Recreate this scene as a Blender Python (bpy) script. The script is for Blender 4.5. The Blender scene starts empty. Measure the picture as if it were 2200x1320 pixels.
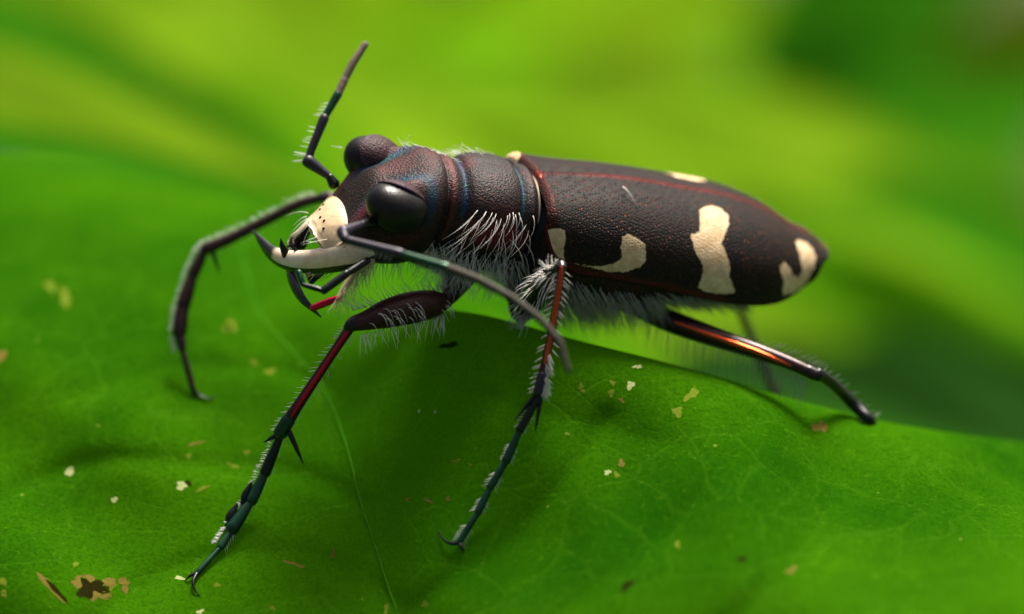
import bpy, math, random
import numpy as np
from mathutils import Vector, Matrix

# ---------------------------------------------------------------- scale, camera
# 1 Blender unit = 1 cm.  Measurements along the beetle are in "q" = 1/75 mm.
Q = 750.0                      # q per Blender unit
DIST = 12.0                    # camera to focus plane, cm
PITCH = math.radians(25)       # camera looks down by this much
FOCUS = Vector((0, 0, 16.0))   # the focus point, 16 cm above the ground
sc = bpy.context.scene
sc.unit_settings.system = 'METRIC'
sc.unit_settings.scale_length = 0.01
CR = Vector((1, 0, 0))
CU = Vector((0, math.sin(PITCH), math.cos(PITCH)))
CT = Vector((0, -math.cos(PITCH), math.sin(PITCH)))
cam = bpy.data.cameras.new('camera')
camo = bpy.data.objects.new('camera', cam)
sc.collection.objects.link(camo)
camo.matrix_world = Matrix((
    (CR.x, CU.x, CT.x, (FOCUS + CT * DIST).x),
    (CR.y, CU.y, CT.y, (FOCUS + CT * DIST).y),
    (CR.z, CU.z, CT.z, (FOCUS + CT * DIST).z),
    (0, 0, 0, 1)))
cam.sensor_width = 36
cam.lens = 36 * DIST / (2200 / Q)
cam.clip_start = 0.1
cam.clip_end = 5000
cam.dof.use_dof = True
cam.dof.focus_distance = DIST
APERTURE = 0.54                # diameter of the opening in cm
cam.dof.aperture_fstop = cam.lens * 1e-3 / APERTURE
sc.camera = camo

# ---------------------------------------------------------------- light
SUNV = (CR * 0.16 + CU * 0.95 + CT * -0.09).normalized()     # towards the sun
elev = math.asin(SUNV.z)
azim = math.atan2(SUNV.x, SUNV.y)
w = bpy.data.worlds.new('World')
sc.world = w
w.use_nodes = True
nt = w.node_tree
sky = nt.nodes.new('ShaderNodeTexSky')
sky.sky_type = 'NISHITA'
sky.sun_disc = False
sky.sun_elevation = elev
sky.sun_rotation = azim
sky.air_density = 0.5
sky.dust_density = 9.0
sky.ozone_density = 0.4
nt.links.new(sky.outputs[0], nt.nodes['Background'].inputs[0])
nt.nodes['Background'].inputs[1].default_value = 0.062
sun = bpy.data.lights.new('sun', 'SUN')
sun.energy = 3.6
sun.angle = math.radians(18)
sun.color = (1.0, 0.95, 0.86)
suno = bpy.data.objects.new('sun', sun)
sc.collection.objects.link(suno)
suno.rotation_euler = SUNV.to_track_quat('Z', 'Y').to_euler()
suno.location = FOCUS + SUNV * 30
sc.view_settings.view_transform = 'Standard'
sc.view_settings.look = 'None'
sc.view_settings.gamma = 1
sc.view_settings.exposure = 1.2
sc.view_settings.use_curve_mapping = False
sc.cycles.use_denoising = True
sc.cycles.max_bounces = 8
sc.cycles.sample_clamp_indirect = 6

RNG = random.Random(7)

# ---------------------------------------------------------------- coordinates
DQ = DIST * Q


def at(px, py, d):
    """point in q (right, up, toward the camera) at distance d in front of the focus plane"""
    k = (DQ - d) / DQ
    return np.array(((px - 1100) * k, (660 - py) * k, d), float)


def pix(P):
    k = DQ / (DQ - P[2])
    return 1100 + P[0] * k, 660 - P[1] * k


ROT = np.array((CR, CU, CT)).T


def world(P):
    """q coordinates -> Blender units, P is (n,3)"""
    P = np.asarray(P, float)
    return (P @ ROT.T) / Q + np.array(FOCUS)


def nrm(v):
    v = np.asarray(v, float)
    return v / (np.linalg.norm(v) + 1e-12)


# beetle frame: back (to the tail), side (to the beetle's left), up
BB = nrm((.92, -.148, -.363))
SS = np.array((.25, -.49, .835)); SS = nrm(SS - BB * (SS @ BB))
UU = nrm(np.cross(BB, SS)) * 1.0
if UU[1] < 0:
    UU = -UU
B0 = at(1165, 376, -110)


def L(b, t, h):
    return B0 + b * BB + t * SS + h * UU


def fit(px, py, t):
    """(b,h) in the beetle frame of a point at side offset t seen at px,py"""
    d = -100.0
    for _ in range(6):
        T = at(px, py, d) - B0 - t * SS
        A = np.array(((BB[0], UU[0]), (BB[1], UU[1])))
        b, h = np.linalg.solve(A, T[:2])
        d = L(b, t, h)[2]
    return b, h


def LF(px, py, t):
    b, h = fit(px, py, t)
    return L(b, t, h)


# ---------------------------------------------------------------- mesh helpers
COL = sc.collection
BASE = None        # origin of the thing being built, world units


def build(name, V, F, mat, parent=None, smooth=True, attrs=None, origin=None, stuff=False):
    W = world(V)
    o0 = np.array(origin if origin is not None else (BASE if BASE is not None else (0, 0, 0)))
    me = bpy.data.meshes.new(name)
    me.from_pydata((W - o0).tolist(), [], [tuple(f) for f in F])
    me.update()
    if smooth:
        me.polygons.foreach_set('use_smooth', [True] * len(me.polygons))
    if attrs:
        for k, a in attrs.items():
            at_ = me.attributes.new(k, 'FLOAT', 'POINT')
            at_.data.foreach_set('value', np.asarray(a, np.float32))
    me.materials.append(mat)
    ob = bpy.data.objects.new(name, me)
    COL.objects.link(ob)
    if parent is None:
        ob.location = Vector(o0)
    else:
        ob.parent = parent
    if stuff:
        ob['kind'] = 'stuff'
    return ob


class MB:
    def __init__(self):
        self.V = []; self.F = []; self.A = {}
        self.n = 0

    def add(self, V, F, **attrs):
        off = self.n
        self.V.append(np.asarray(V, float))
        self.F += [tuple(i + off for i in f) for f in F]
        self.n += len(V)
        for k, a in attrs.items():
            self.A.setdefault(k, []).append(np.asarray(a, float))
        return self

    def build(self, name, mat, parent=None, **kw):
        at_ = {k: np.concatenate(v) for k, v in self.A.items()}
        return build(name, np.concatenate(self.V), self.F, mat, parent, attrs=at_, **kw)


def crom(pts, n):
    """Catmull-Rom through rows of pts -> about n samples per span"""
    P = np.asarray(pts, float)
    if len(P) == 2:
        return np.array([P[0] + (P[1] - P[0]) * i / n for i in range(n + 1)])
    E = np.vstack((2 * P[0] - P[1], P, 2 * P[-1] - P[-2]))
    out = []
    for i in range(1, len(E) - 2):
        p0, p1, p2, p3 = E[i - 1], E[i], E[i + 1], E[i + 2]
        for k in range(n):
            s = k / n
            out.append(.5 * ((2 * p1) + (p2 - p0) * s + (2 * p0 - 5 * p1 + 4 * p2 - p3) * s * s
                             + (3 * p1 - p0 - 3 * p2 + p3) * s ** 3))
    out.append(P[-1])
    return np.array(out)


def grid_faces(nr, nc, closed=False, flip=False):
    F = []
    for i in range(nr - 1):
        for j in range(nc if closed else nc - 1):
            a = i * nc + j; b = i * nc + (j + 1) % nc
            c = (i + 1) * nc + (j + 1) % nc; d = (i + 1) * nc + j
            F.append((a, d, c, b) if flip else (a, b, c, d))
    return F


def tube(pts, radii, seg=12, sub=5, flat=None, up=(0, 0, 1), round_ends=True, shape=None):
    """swept tapered tube; flat = (sx, sy) scale of the section, shape(i_frac, ang)->radius factor"""
    P = np.asarray(pts, float)
    R = np.asarray(radii, float).reshape(-1, 1)
    X = crom(np.hstack((P, R)), sub)
    C = X[:, :3]; r = np.maximum(X[:, 3], 0.3)
    if round_ends:
        def cap(c0, c1, r0):
            d = nrm(c0 - c1)
            cs, rs = [], []
            for a in (0.96, .8, .5):
                cs.append(c0 + d * r0 * a * .8); rs.append(r0 * math.sqrt(1 - a * a))
            return cs, rs
        a, ar = cap(C[0], C[1], r[0]); b, br = cap(C[-1], C[-2], r[-1])
        C = np.vstack((a, C, b[::-1])); r = np.concatenate((ar, r, br[::-1]))
    T = np.gradient(C, axis=0)
    V = []; ang_ = []; fr = []
    up = nrm(up)
    n1 = None
    m = len(C)
    for i in range(m):
        t = nrm(T[i])
        if n1 is None:
            n1 = up - t * (up @ t)
            if np.linalg.norm(n1) < 1e-3:
                n1 = np.array((1, 0, 0)) - t * t[0]
        else:
            n1 = n1 - t * (n1 @ t)
        n1 = nrm(n1); n2 = np.cross(t, n1)
        for k in range(seg):
            a = 2 * math.pi * k / seg
            f = shape(i / (m - 1), a) if shape else 1
            sx, sy = flat if flat else (1, 1)
            V.append(C[i] + r[i] * f * (n1 * math.cos(a) * sx + n2 * math.sin(a) * sy))
            ang_.append(a); fr.append(i / (m - 1))
    F = grid_faces(m, seg, True)
    F.append(tuple(range(seg))[::-1])
    F.append(tuple((m - 1) * seg + k for k in range(seg)))
    return np.array(V), F, np.array(fr)


def hair(mb, root, d, length, bend=(0, 0, 0), r=1.15, n=4):
    d = nrm(d); bend = np.asarray(bend, float)
    pts = [root + d * length * s + bend * length * s * s for s in np.linspace(0, 1, n)]
    a = np.cross(d, (0.3, .2, 1)); a = nrm(a); b = np.cross(d, a)
    V = []
    for i, p in enumerate(pts):
        rr = r * (1 - .8 * i / (n - 1))
        for k in range(3):
            an = k * 2.0944
            V.append(p + rr * (a * math.cos(an) + b * math.sin(an)))
    F = grid_faces(n, 3, True)
    F.append((2, 1, 0)); q = (n - 1) * 3
    F.append((q, q + 1, q + 2))
    mb.add(V, F)


# ---------------------------------------------------------------- materials
def new_mat(name):
    m = bpy.data.materials.new(name)
    m.use_nodes = True
    t = m.node_tree
    return m, t, t.nodes['Principled BSDF']


def N(t, typ, **kw):
    n = t.nodes.new(typ)
    for k, v in kw.items():
        setattr(n, k, v)
    return n


def mixc(t, fac, a, b, blend='MIX'):
    n = N(t, 'ShaderNodeMix', data_type='RGBA', blend_type=blend)
    for i, x in ((0, fac), (6, a), (7, b)):
        if isinstance(x, (int, float)):
            n.inputs[i].default_value = x
        elif isinstance(x, tuple):
            n.inputs[i].default_value = x + (1,)
        else:
            t.links.new(x, n.inputs[i])
    return n.outputs[2]


def maprange(t, val, a, b, c=0.0, d=1.0):
    n = N(t, 'ShaderNodeMapRange')
    n.interpolation_type = 'SMOOTHSTEP'
    t.links.new(val, n.inputs[0])
    for i, x in zip((1, 2, 3, 4), (a, b, c, d)):
        n.inputs[i].default_value = x
    return n.outputs[0]


def math_(t, op, a, b=None):
    n = N(t, 'ShaderNodeMath', operation=op)
    for i, x in ((0, a), (1, b)):
        if x is None:
            continue
        if isinstance(x, (int, float)):
            n.inputs[i].default_value = x
        else:
            t.links.new(x, n.inputs[i])
    return n.outputs[0]


def noise(t, scale, detail=3, rough=.6, vec=None):
    n = N(t, 'ShaderNodeTexNoise')
    n.inputs['Scale'].default_value = scale
    n.inputs['Detail'].default_value = detail
    n.inputs['Roughness'].default_value = rough
    if vec is None:
        vec = N(t, 'ShaderNodeTexCoord').outputs['Object']
    t.links.new(vec, n.inputs['Vector'])
    return n.outputs['Fac']


def voro(t, scale, feature='F1'):
    n = N(t, 'ShaderNodeTexVoronoi', feature=feature)
    n.inputs['Scale'].default_value = scale
    t.links.new(N(t, 'ShaderNodeTexCoord').outputs['Object'], n.inputs['Vector'])
    return n


def attr(t, name):
    return N(t, 'ShaderNodeAttribute', attribute_name=name).outputs['Fac']


def bump(t, p, height, strength, dist):
    n = N(t, 'ShaderNodeBump')
    n.inputs['Strength'].default_value = strength
    n.inputs['Distance'].default_value = dist
    t.links.new(height, n.inputs['Height'])
    t.links.new(n.outputs[0], p.inputs['Normal'])


def simple(name, col, rough=.4, metal=0.0, spec=.5, nscale=None, namp=.25, bstr=0, coat=0):
    m, t, p = new_mat(name)
    p.inputs['Roughness'].default_value = rough
    p.inputs['Metallic'].default_value = metal
    p.inputs['Specular IOR Level'].default_value = spec
    p.inputs['Coat Weight'].default_value = coat
    if nscale:
        nz = noise(t, nscale)
        lo = tuple(c * (1 - namp) for c in col); hi = tuple(min(1, c * (1 + namp)) for c in col)
        t.links.new(mixc(t, nz, lo, hi), p.inputs['Base Color'])
        if bstr:
            bump(t, p, nz, bstr, .004)
    else:
        p.inputs['Base Color'].default_value = col + (1,)
    return m


# cuticle of head, thorax and abdomen
M_BODY, t, p = new_mat('cuticle')
nz = noise(t, 9, 4)
vz = voro(t, 150)
red = maprange(t, noise(t, 5.5, 3), .50, .66)
cop = mixc(t, red, (.017, .011, .009), (.052, .009, .008))
fine = mixc(t, maprange(t, vz.outputs['Distance'], .05, .6), (.004, .006, .008), cop)
fine = mixc(t, maprange(t, noise(t, 130, 2), .60, .72), fine, (.13, .035, .02))
teal = mixc(t, maprange(t, noise(t, 30, 2), .35, .65), (.002, .055, .060), (.005, .030, .080))
c1 = mixc(t, attr(t, 'groove'), fine, teal)
c2 = mixc(t, attr(t, 'redness'), c1, (.22, .02, .018))
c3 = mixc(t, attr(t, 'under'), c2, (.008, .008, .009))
t.links.new(c3, p.inputs['Base Color'])
p.inputs['Roughness'].default_value = .5
p.inputs['Metallic'].default_value = .12
p.inputs['Specular IOR Level'].default_value = .22
hh = math_(t, 'ADD', math_(t, 'MULTIPLY', vz.outputs['Distance'], .8), math_(t, 'MULTIPLY', noise(t, 210, 3), .8))
bump(t, p, hh, .55, .0040)

# wing covers
M_ELY, t, p = new_mat('wing_cover')
vz = voro(t, 118)
vz.inputs['Randomness'].default_value = .6
vd = vz.outputs['Distance']
sep = N(t, 'ShaderNodeSeparateColor')
t.links.new(vz.outputs['Color'], sep.inputs[0])
dark = mixc(t, maprange(t, noise(t, 4.5, 3), .35, .65), (.015, .013, .011), (.021, .015, .011))
pit = mixc(t, maprange(t, sep.outputs[0], .50, .85), (.002, .005, .011), (.085, .026, .012))
base = mixc(t, maprange(t, vd, .16, .46, 1, 0), dark, pit)
gl = math_(t, 'MULTIPLY', maprange(t, sep.outputs[1], .84, .88), maprange(t, vd, .12, .22, 1, 0))
base = mixc(t, gl, base, (.42, .10, .035))  # sparse copper pits painted bright as glints
base = mixc(t, attr(t, 'rim'), base, (.15, .018, .016))
wob = math_(t, 'ADD', attr(t, 'spot'), math_(t, 'MULTIPLY', math_(t, 'SUBTRACT', noise(t, 55, 4, .7), .5), 13.0))
smask = maprange(t, wob, -1.2, 1.4)
cream = mixc(t, maprange(t, noise(t, 34, 5, .7), .3, .7), (.56, .38, .20), (.80, .60, .37))
t.links.new(mixc(t, smask, base, cream), p.inputs['Base Color'])
p.inputs['Roughness'].default_value = .55
p.inputs['Specular IOR Level'].default_value = .09
mt = math_(t, 'MAXIMUM', math_(t, 'MULTIPLY', math_(t, 'SUBTRACT', 1.0, smask), .08), math_(t, 'MULTIPLY', gl, math_(t, 'SUBTRACT', .9, smask)))
t.links.new(mt, p.inputs['Metallic'])
hh = math_(t, 'ADD', math_(t, 'MULTIPLY', maprange(t, vd, .05, .5), 1.0), math_(t, 'MULTIPLY', noise(t, 150, 2), .35))
hm = math_(t, 'MULTIPLY', hh, math_(t, 'SUBTRACT', 1.0, math_(t, 'MULTIPLY', smask, .5)))
bump(t, p, hm, .55, .005)

M_EYE, t, p = new_mat('compound_eye')
ve = voro(t, 170)
t.links.new(mixc(t, maprange(t, noise(t, 7, 3), .4, .65), (.0045, .004, .004), (.012, .009, .007)), p.inputs['Base Color'])
p.inputs['Roughness'].default_value = .33
p.inputs['Specular IOR Level'].default_value = .3
p.inputs['Coat Weight'].default_value = .08
p.inputs['Coat Roughness'].default_value = .12
bump(t, p, ve.outputs['Distance'], .25, .002)

M_CREAM = simple('labrum_ivory', (.66, .48, .28), .36, 0, .5, 22, .5, .7, .2)
# mandibles: ivory blade with black tip and lower edge
M_MAND, t, p = new_mat('mandible')
iv = mixc(t, maprange(t, noise(t, 20, 5, .7), .3, .65), (.76, .56, .32), (.92, .78, .58))
mk = maprange(t, math_(t, 'ADD', attr(t, 'ivory'), math_(t, 'MULTIPLY', math_(t, 'SUBTRACT', noise(t, 30, 3), .5), .25)), .42, .58)
t.links.new(mixc(t, mk, (.010, .010, .011), iv), p.inputs['Base Color'])
p.inputs['Roughness'].default_value = .2
p.inputs['Coat Weight'].default_value = .5
p.inputs['Coat Roughness'].default_value = .1

M_BLACK = simple('black_cuticle', (.005, .005, .005), .3, .0, .3, 30, .3, .15, .2)
M_GREENBLK = simple('green_black_cuticle', (.008, .050, .022), .28, .4, .5, 20, .8)
M_PURPLE = simple('violet_black_cuticle', (.022, .017, .030), .38, .25, .5, 18, .6)
M_GREYHAIR = simple('antenna_grey', (.045, .038, .026), .7, 0, .3, 60, .5, .5)
M_FEMUR = simple('femur_maroon', (.040, .009, .008), .45, .25, .4, 60, .7, .6)
M_TIPGREY = simple('antenna_tip', (.17, .13, .10), .8, 0, .2, 60, .4, .5)
M_SHIN = simple('shin_dark', (.030, .010, .010), .3, .3, .5, 14, .6, .2)
M_RED = simple('tibia_red', (.62, .020, .060), .2, 1.0, .5, 9, .45)
M_ORANGE = simple('shin_copper', (.70, .10, .030), .2, 1.0, .5, 9, .5)
M_SCUT = simple('scutellum_copper', (.36, .045, .015), .35, .6, .5, 40, .4, .3)
M_PALE = simple('pale_palp', (.42, .34, .17), .5, 0, .4, 30, .4)
M_COLLARGRAIN = simple('pale_collar_grain', (.38, .29, .21), .4, 0, .4, 40, .5)  # pale tone of the collar's painted highlight and the grain

M_HAIR, t, p = new_mat('white_hair')
p.inputs['Base Color'].default_value = (.92, .90, .84, 1)
p.inputs['Roughness'].default_value = .35
tr = N(t, 'ShaderNodeBsdfTranslucent'); tr.inputs[0].default_value = (.95, .94, .88, 1)
ms = N(t, 'ShaderNodeMixShader'); ms.inputs[0].default_value = .4
t.links.new(p.outputs[0], ms.inputs[1]); t.links.new(tr.outputs[0], ms.inputs[2])
t.links.new(ms.outputs[0], t.nodes['Material Output'].inputs[0])
M_FUR = simple('grey_fur', (.40, .39, .34), .5, 0, .4)
M_GOLD = simple('golden_hair', (.62, .56, .30), .4, 0, .4)


def leaf_mat(name, lo, hi, trans, tcol, rough=.36, nscale=1.2, specks=False, spec=.5, fine_b=.3, blem=None):
    m, t, p = new_mat(name)
    c = mixc(t, maprange(t, noise(t, nscale, 4), .3, .7), lo, hi)
    hgt = None
    if specks:
        # net of fine veins, cell mottling and small pale specks
        warp = N(t, 'ShaderNodeTexNoise'); warp.inputs['Scale'].default_value = 4
        tc = N(t, 'ShaderNodeTexCoord').outputs['Object']
        t.links.new(tc, warp.inputs['Vector'])
        va = N(t, 'ShaderNodeVectorMath', operation='MULTIPLY_ADD')
        t.links.new(warp.outputs['Color'], va.inputs[0]); va.inputs[1].default_value = (.12, .12, .12); t.links.new(tc, va.inputs[2])
        net = []
        for scl, wd in ((4.2, .035), (13, .05)):
            v = N(t, 'ShaderNodeTexVoronoi', feature='DISTANCE_TO_EDGE')
            v.inputs['Scale'].default_value = scl
            t.links.new(va.outputs[0], v.inputs['Vector'])
            net.append(maprange(t, v.outputs['Distance'], 0, wd, 1, 0))
        k = math_(t, 'MAXIMUM', math_(t, 'MULTIPLY', net[0], .14), math_(t, 'MULTIPLY', net[1], .08))
        c = mixc(t, k, c, (.10, .27, .012))
        c = mixc(t, maprange(t, noise(t, 95, 3), .42, .70, 0, .50), c, tuple(x * .45 for x in lo))
        c = mixc(t, maprange(t, noise(t, 60, 2), .60, .74, 0, .30), c, (.12, .28, .01))
        v = voro(t, 19)
        s2 = N(t, 'ShaderNodeSeparateColor'); t.links.new(v.outputs['Color'], s2.inputs[0])
        rad = math_(t, 'MULTIPLY', math_(t, 'SUBTRACT', s2.outputs[0], .74), .50)
        k = maprange(t, math_(t, 'SUBTRACT', rad, v.outputs['Distance']), -.03, .06)
        c = mixc(t, math_(t, 'MULTIPLY', k, .6), c, (.24, .36, .04))
        hgt = math_(t, 'ADD', math_(t, 'MULTIPLY', noise(t, 80, 3), .6), math_(t, 'MULTIPLY', math_(t, 'ADD', net[0], net[1]), -.16))
    if blem is not None:
        cor = math_(t, 'ADD', attr(t, 'core'), math_(t, 'MULTIPLY', math_(t, 'SUBTRACT', noise(t, 45, 4, .7), .5), 1.3))
        c = mixc(t, maprange(t, cor, .15, .60), c, blem)
    t.links.new(c, p.inputs['Base Color'])
    p.inputs['Roughness'].default_value = rough
    p.inputs['Specular IOR Level'].default_value = spec
    if fine_b:
        bump(t, p, hgt if hgt is not None else noise(t, 5, 3), fine_b, .006)
    tl = N(t, 'ShaderNodeBsdfTranslucent')
    t.links.new(mixc(t, .55, c, tcol), tl.inputs[0])
    mx = N(t, 'ShaderNodeMixShader'); mx.inputs[0].default_value = trans
    t.links.new(p.outputs[0], mx.inputs[1]); t.links.new(tl.outputs[0], mx.inputs[2])
    t.links.new(mx.outputs[0], t.nodes['Material Output'].inputs[0])
    return m


LEAF_ARGS = ((.008, .070, .0015), (.042, .155, .002), .38, (.26, .60, .004), .42, .95, True, .0, .6)
M_LEAF = leaf_mat('leaf_green', *LEAF_ARGS)
M_VEIN = leaf_mat('leaf_vein', (.040, .200, .008), (.07, .24, .012), .34, (.28, .62, .01), .5, 4, spec=.0)

# ================================================================= the setting
g, t, p = new_mat('undergrowth_floor')
c = mixc(t, maprange(t, noise(t, .12, 4), .35, .65), (.010, .030, .004), (.030, .070, .006))
t.links.new(c, p.inputs['Base Color'])
p.inputs['Roughness'].default_value = .9
bump(t, p, noise(t, 1.5, 5), .8, .4)
n_ = 60
me = bpy.data.meshes.new('ground')
gx = [math.copysign(abs(x) ** 2.4, x) * 1500 for x in np.linspace(-1, 1, n_)]
V = [(x, y + 30, .35 * math.sin(x * .31 + 1) * math.cos(y * .27) + .25 * math.sin(x * .73 + y * .55)) for y in gx for x in gx]
me.from_pydata(V, [], grid_faces(n_, n_))
me.polygons.foreach_set('use_smooth', [True] * len(me.polygons))
me.materials.append(g)
o = bpy.data.objects.new('ground', me)
COL.objects.link(o)
o['kind'] = 'structure'
o['label'] = 'dark green mossy ground far below the leaves'

# ---------------------------------------------------------------- the big leaf under the beetle
CX = [-700, -350, 0, 300, 600, 800, 890, 950, 1020, 1100, 1200, 1290, 1450, 1700, 1900, 2200, 2600, 3000]
PROF = {
    -700: [(1650, 330), (1300, 110), (1000, -150), (720, -400), (560, -640), (460, -880), (370, -1250), (300, -1700)],
    -350: [(1650, 320), (1300, 110), (1020, -140), (760, -370), (600, -600), (490, -840), (395, -1200), (322, -1700)],
    0: [(1650, 310), (1300, 95), (1050, -130), (800, -340), (640, -550), (530, -790), (420, -1150), (345, -1700)],
    300: [(1650, 300), (1300, 85), (1080, -95), (860, -275), (700, -450), (590, -650), (470, -1050), (385, -1650)],
    600: [(1650, 300), (1300, 80), (1110, -70), (920, -225), (760, -375), (650, -530), (530, -860), (428, -1500)],
    800: [(1650, 350), (1300, 110), (1120, -30), (930, -150), (745, -290), (660, -440), (570, -800), (478, -1400)],
    890: [(1650, 380), (1300, 140), (1110, 10), (900, -110), (705, -240), (672, -420), (600, -800), (505, -1380)],
    950: [(1650, 400), (1300, 170), (1100, 45), (880, -75), (676, -205), (700, -420), (640, -800), (530, -1350)],
    1020: [(1650, 440), (1300, 210), (1105, 85), (885, -35), (680, -165), (720, -400), (665, -790), (565, -1300)],
    1100: [(1650, 480), (1300, 250), (1115, 120), (895, 5), (697, -135), (745, -380), (700, -770), (608, -1250)],
    1200: [(1650, 520), (1300, 290), (1125, 150), (920, 35), (725, -115), (780, -350), (755, -650), (675, -1120)],
    1290: [(1650, 560), (1300, 320), (1130, 180), (940, 50), (748, -110), (810, -320), (820, -520), (768, -900)],
    1450: [(1650, 620), (1300, 380), (1140, 210), (970, 60), (787, -130), (860, -310), (950, -400), (1000, -600)],
    1700: [(1650, 720), (1320, 460), (1160, 250), (1020, 50), (858, -210), (930, -380), (1030, -450), (1130, -580)],
    1900: [(1650, 800), (1330, 520), (1180, 270), (1050, 20), (906, -310), (980, -490), (1080, -550), (1180, -650)],
    2200: [(1650, 900), (1350, 580), (1220, 280), (1100, -60), (952, -480), (1030, -660), (1130, -720), (1230, -820)],
    2600: [(1650, 1000), (1370, 620), (1260, 250), (1150, -150), (1015, -720), (1090, -900), (1190, -960), (1290, -1060)],
    3000: [(1650, 1100), (1400, 680), (1300, 250), (1210, -250), (1090, -920), (1160, -1100), (1250, -1160), (1340, -1260)],
}
NU, NV = 330, 22
prof = np.array([np.array(PROF[x], float).ravel() for x in CX])
cxs = np.array(CX, float)
ux = np.linspace(-700, 3000, NU)


def interp_smooth(xs, Y, q):
    """monotone-ish cubic Hermite in x of the rows Y"""
    m = np.gradient(Y, xs, axis=0)
    i = np.clip(np.searchsorted(xs, q) - 1, 0, len(xs) - 2)
    h = (xs[i + 1] - xs[i]); s = (q - xs[i]) / h
    h = h[:, None]; s = s[:, None]
    return ((2 * s ** 3 - 3 * s ** 2 + 1) * Y[i] + (s ** 3 - 2 * s ** 2 + s) * h * m[i]
            + (-2 * s ** 3 + 3 * s ** 2) * Y[i + 1] + (s ** 3 - s ** 2) * h * m[i + 1])


RIB = crom([(1010, 1660), (900, 1420), (848, 1300), (808, 1180), (775, 1080), (742, 950), (693, 835), (610, 735), (556, 670), (524, 560), (512, 480), (500, 400)], 12)


def rib_dist(px, py):
    dx = RIB[:, 0] - px; dy = RIB[:, 1] - py
    i = int(np.argmin(dx * dx + dy * dy))
    s = math.copysign(1, px - RIB[i, 0])
    return math.hypot(dx[i], dy[i]) * s


cols = interp_smooth(cxs, prof, ux)
LEAFG = []
for i in range(NU):
    pr = cols[i].reshape(-1, 2)
    LEAFG.append(crom(pr, NV))
LEAFG = np.array(LEAFG)                    # NU x NR x (py,d)
NR = LEAFG.shape[1]
FRONT = NV * 4 + 1                         # rows up to the crest


SIDE = [crom(q, 10) for q in (
    [(772, 1085), (700, 1040), (600, 1010), (440, 1000), (250, 985), (60, 1040), (-120, 1120)],
    [(848, 1300), (760, 1230), (620, 1190), (450, 1200), (300, 1260), (150, 1380)],
    [(690, 830), (600, 800), (480, 790), (330, 800), (150, 850)],
    [(560, 670), (460, 640), (330, 630), (100, 660), (-100, 700)],
    [(790, 1120), (900, 1000), (1000, 920), (1090, 830), (1120, 770)],
    [(860, 1330), (980, 1240), (1100, 1160), (1230, 1010), (1300, 900)],
    [(930, 1470), (1100, 1380), (1300, 1250), (1460, 1110), (1560, 1000), (1600, 900)],
    [(980, 1580), (1250, 1490), (1500, 1390), (1700, 1200), (1800, 1050), (1840, 930)],
    [(1100, 1640), (1500, 1560), (1850, 1400), (2020, 1200), (2080, 1000)])]
SIDE = np.vstack(SIDE)


def undul(px, py):
    r = rib_dist(px, py)
    u = -26 * math.exp(-(r / 70) ** 2)
    f = min(1, max(0, (py - 760) / 200))
    u += f * (14 * math.sin(px / 118 + py / 150) + 10 * math.sin(px / 70 - py / 95 + 1.3))
    # broad puckers between the side veins on the right
    k = min(1, max(0, (px - 1250) / 350)) * f
    u += k * (34 * math.sin((px - .75 * py) / 92) + 22 * math.sin((px + .3 * py) / 61 + 2))
    k2 = min(1, max(0, (700 - px) / 300))
    u += k2 * 16 * math.sin(px / 130 - py / 70)
    sd = float(np.min((SIDE[:, 0] - px) ** 2 + (SIDE[:, 1] - py) ** 2))
    u -= 13 * math.exp(-sd / 26 ** 2) * (1 if py > 700 else .5)
    u += 30 * math.exp(-((px - 1210) / 190) ** 2 - ((py - 1330) / 75) ** 2)
    return u


V = []
for i in range(NU):
    for j in range(NR):
        py, d = LEAFG[i, j]
        if j < FRONT - 1 and ux[i] > 880:      # full, rounded shoulder below the crest
            e = (py - LEAFG[i, FRONT - 1, 0]) / 170
            if 0 < e < 1:
                d += 95 * (math.sqrt(e) - e) * min(1, (ux[i] - 880) / 120)
        d = d + undul(ux[i], py)
        LEAFG[i, j, 1] = d
        V.append(at(ux[i], py, d))


def surf(px, py):
    """depth of the leaf's near face at a point of it"""
    f = np.clip((px - ux[0]) / (ux[1] - ux[0]), 0, NU - 2)
    i = int(f); f -= i
    ds = []
    for c in (LEAFG[i], LEAFG[i + 1]):
        lim = NR if px < 860 else FRONT
        ys = c[:lim, 0][::-1]; dd = c[:lim, 1][::-1]
        ds.append(np.interp(py, ys, dd))
    return ds[0] * (1 - f) + ds[1] * f


BASE = world([at(1100, 1320, 260)])[0]
leaf = build('leaf', V, grid_faces(NU, NR, flip=True), M_LEAF)
leaf['label'] = 'broad glossy green leaf with brown scars carrying the beetle'
leaf['category'] = 'leaf'
# midrib and side veins: low ridges lying on the blade


def vein(path, r0, r1, name, mat=M_VEIN, fl=.10):
    P = []
    for k, (x, y) in enumerate(path):
        P.append(at(x, y, surf(x, y) + 1.0))
    rr = np.linspace(r0, r1, len(P))
    v, f, _ = tube(P, rr, 8, 1, up=(0, .6, .8), flat=(fl, 1))
    return build(name, v, f, mat, leaf)


vein(RIB[::3], 3.2, 1.6, 'midrib', M_VEIN, .25)

# scars and specks with a shape of their own
M_SCAR = leaf_mat('brown_scar', *LEAF_ARGS, blem=(.020, .016, .004))
M_SCARRIM = leaf_mat('tan_scar_rim', *LEAF_ARGS, blem=(.20, .15, .03))
M_PALESPOT = leaf_mat('pale_fleck', *LEAF_ARGS, blem=(.50, .55, .22))
M_YELSPOT = leaf_mat('yellow_fleck', *LEAF_ARGS, blem=(.17, .23, .02))


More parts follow.
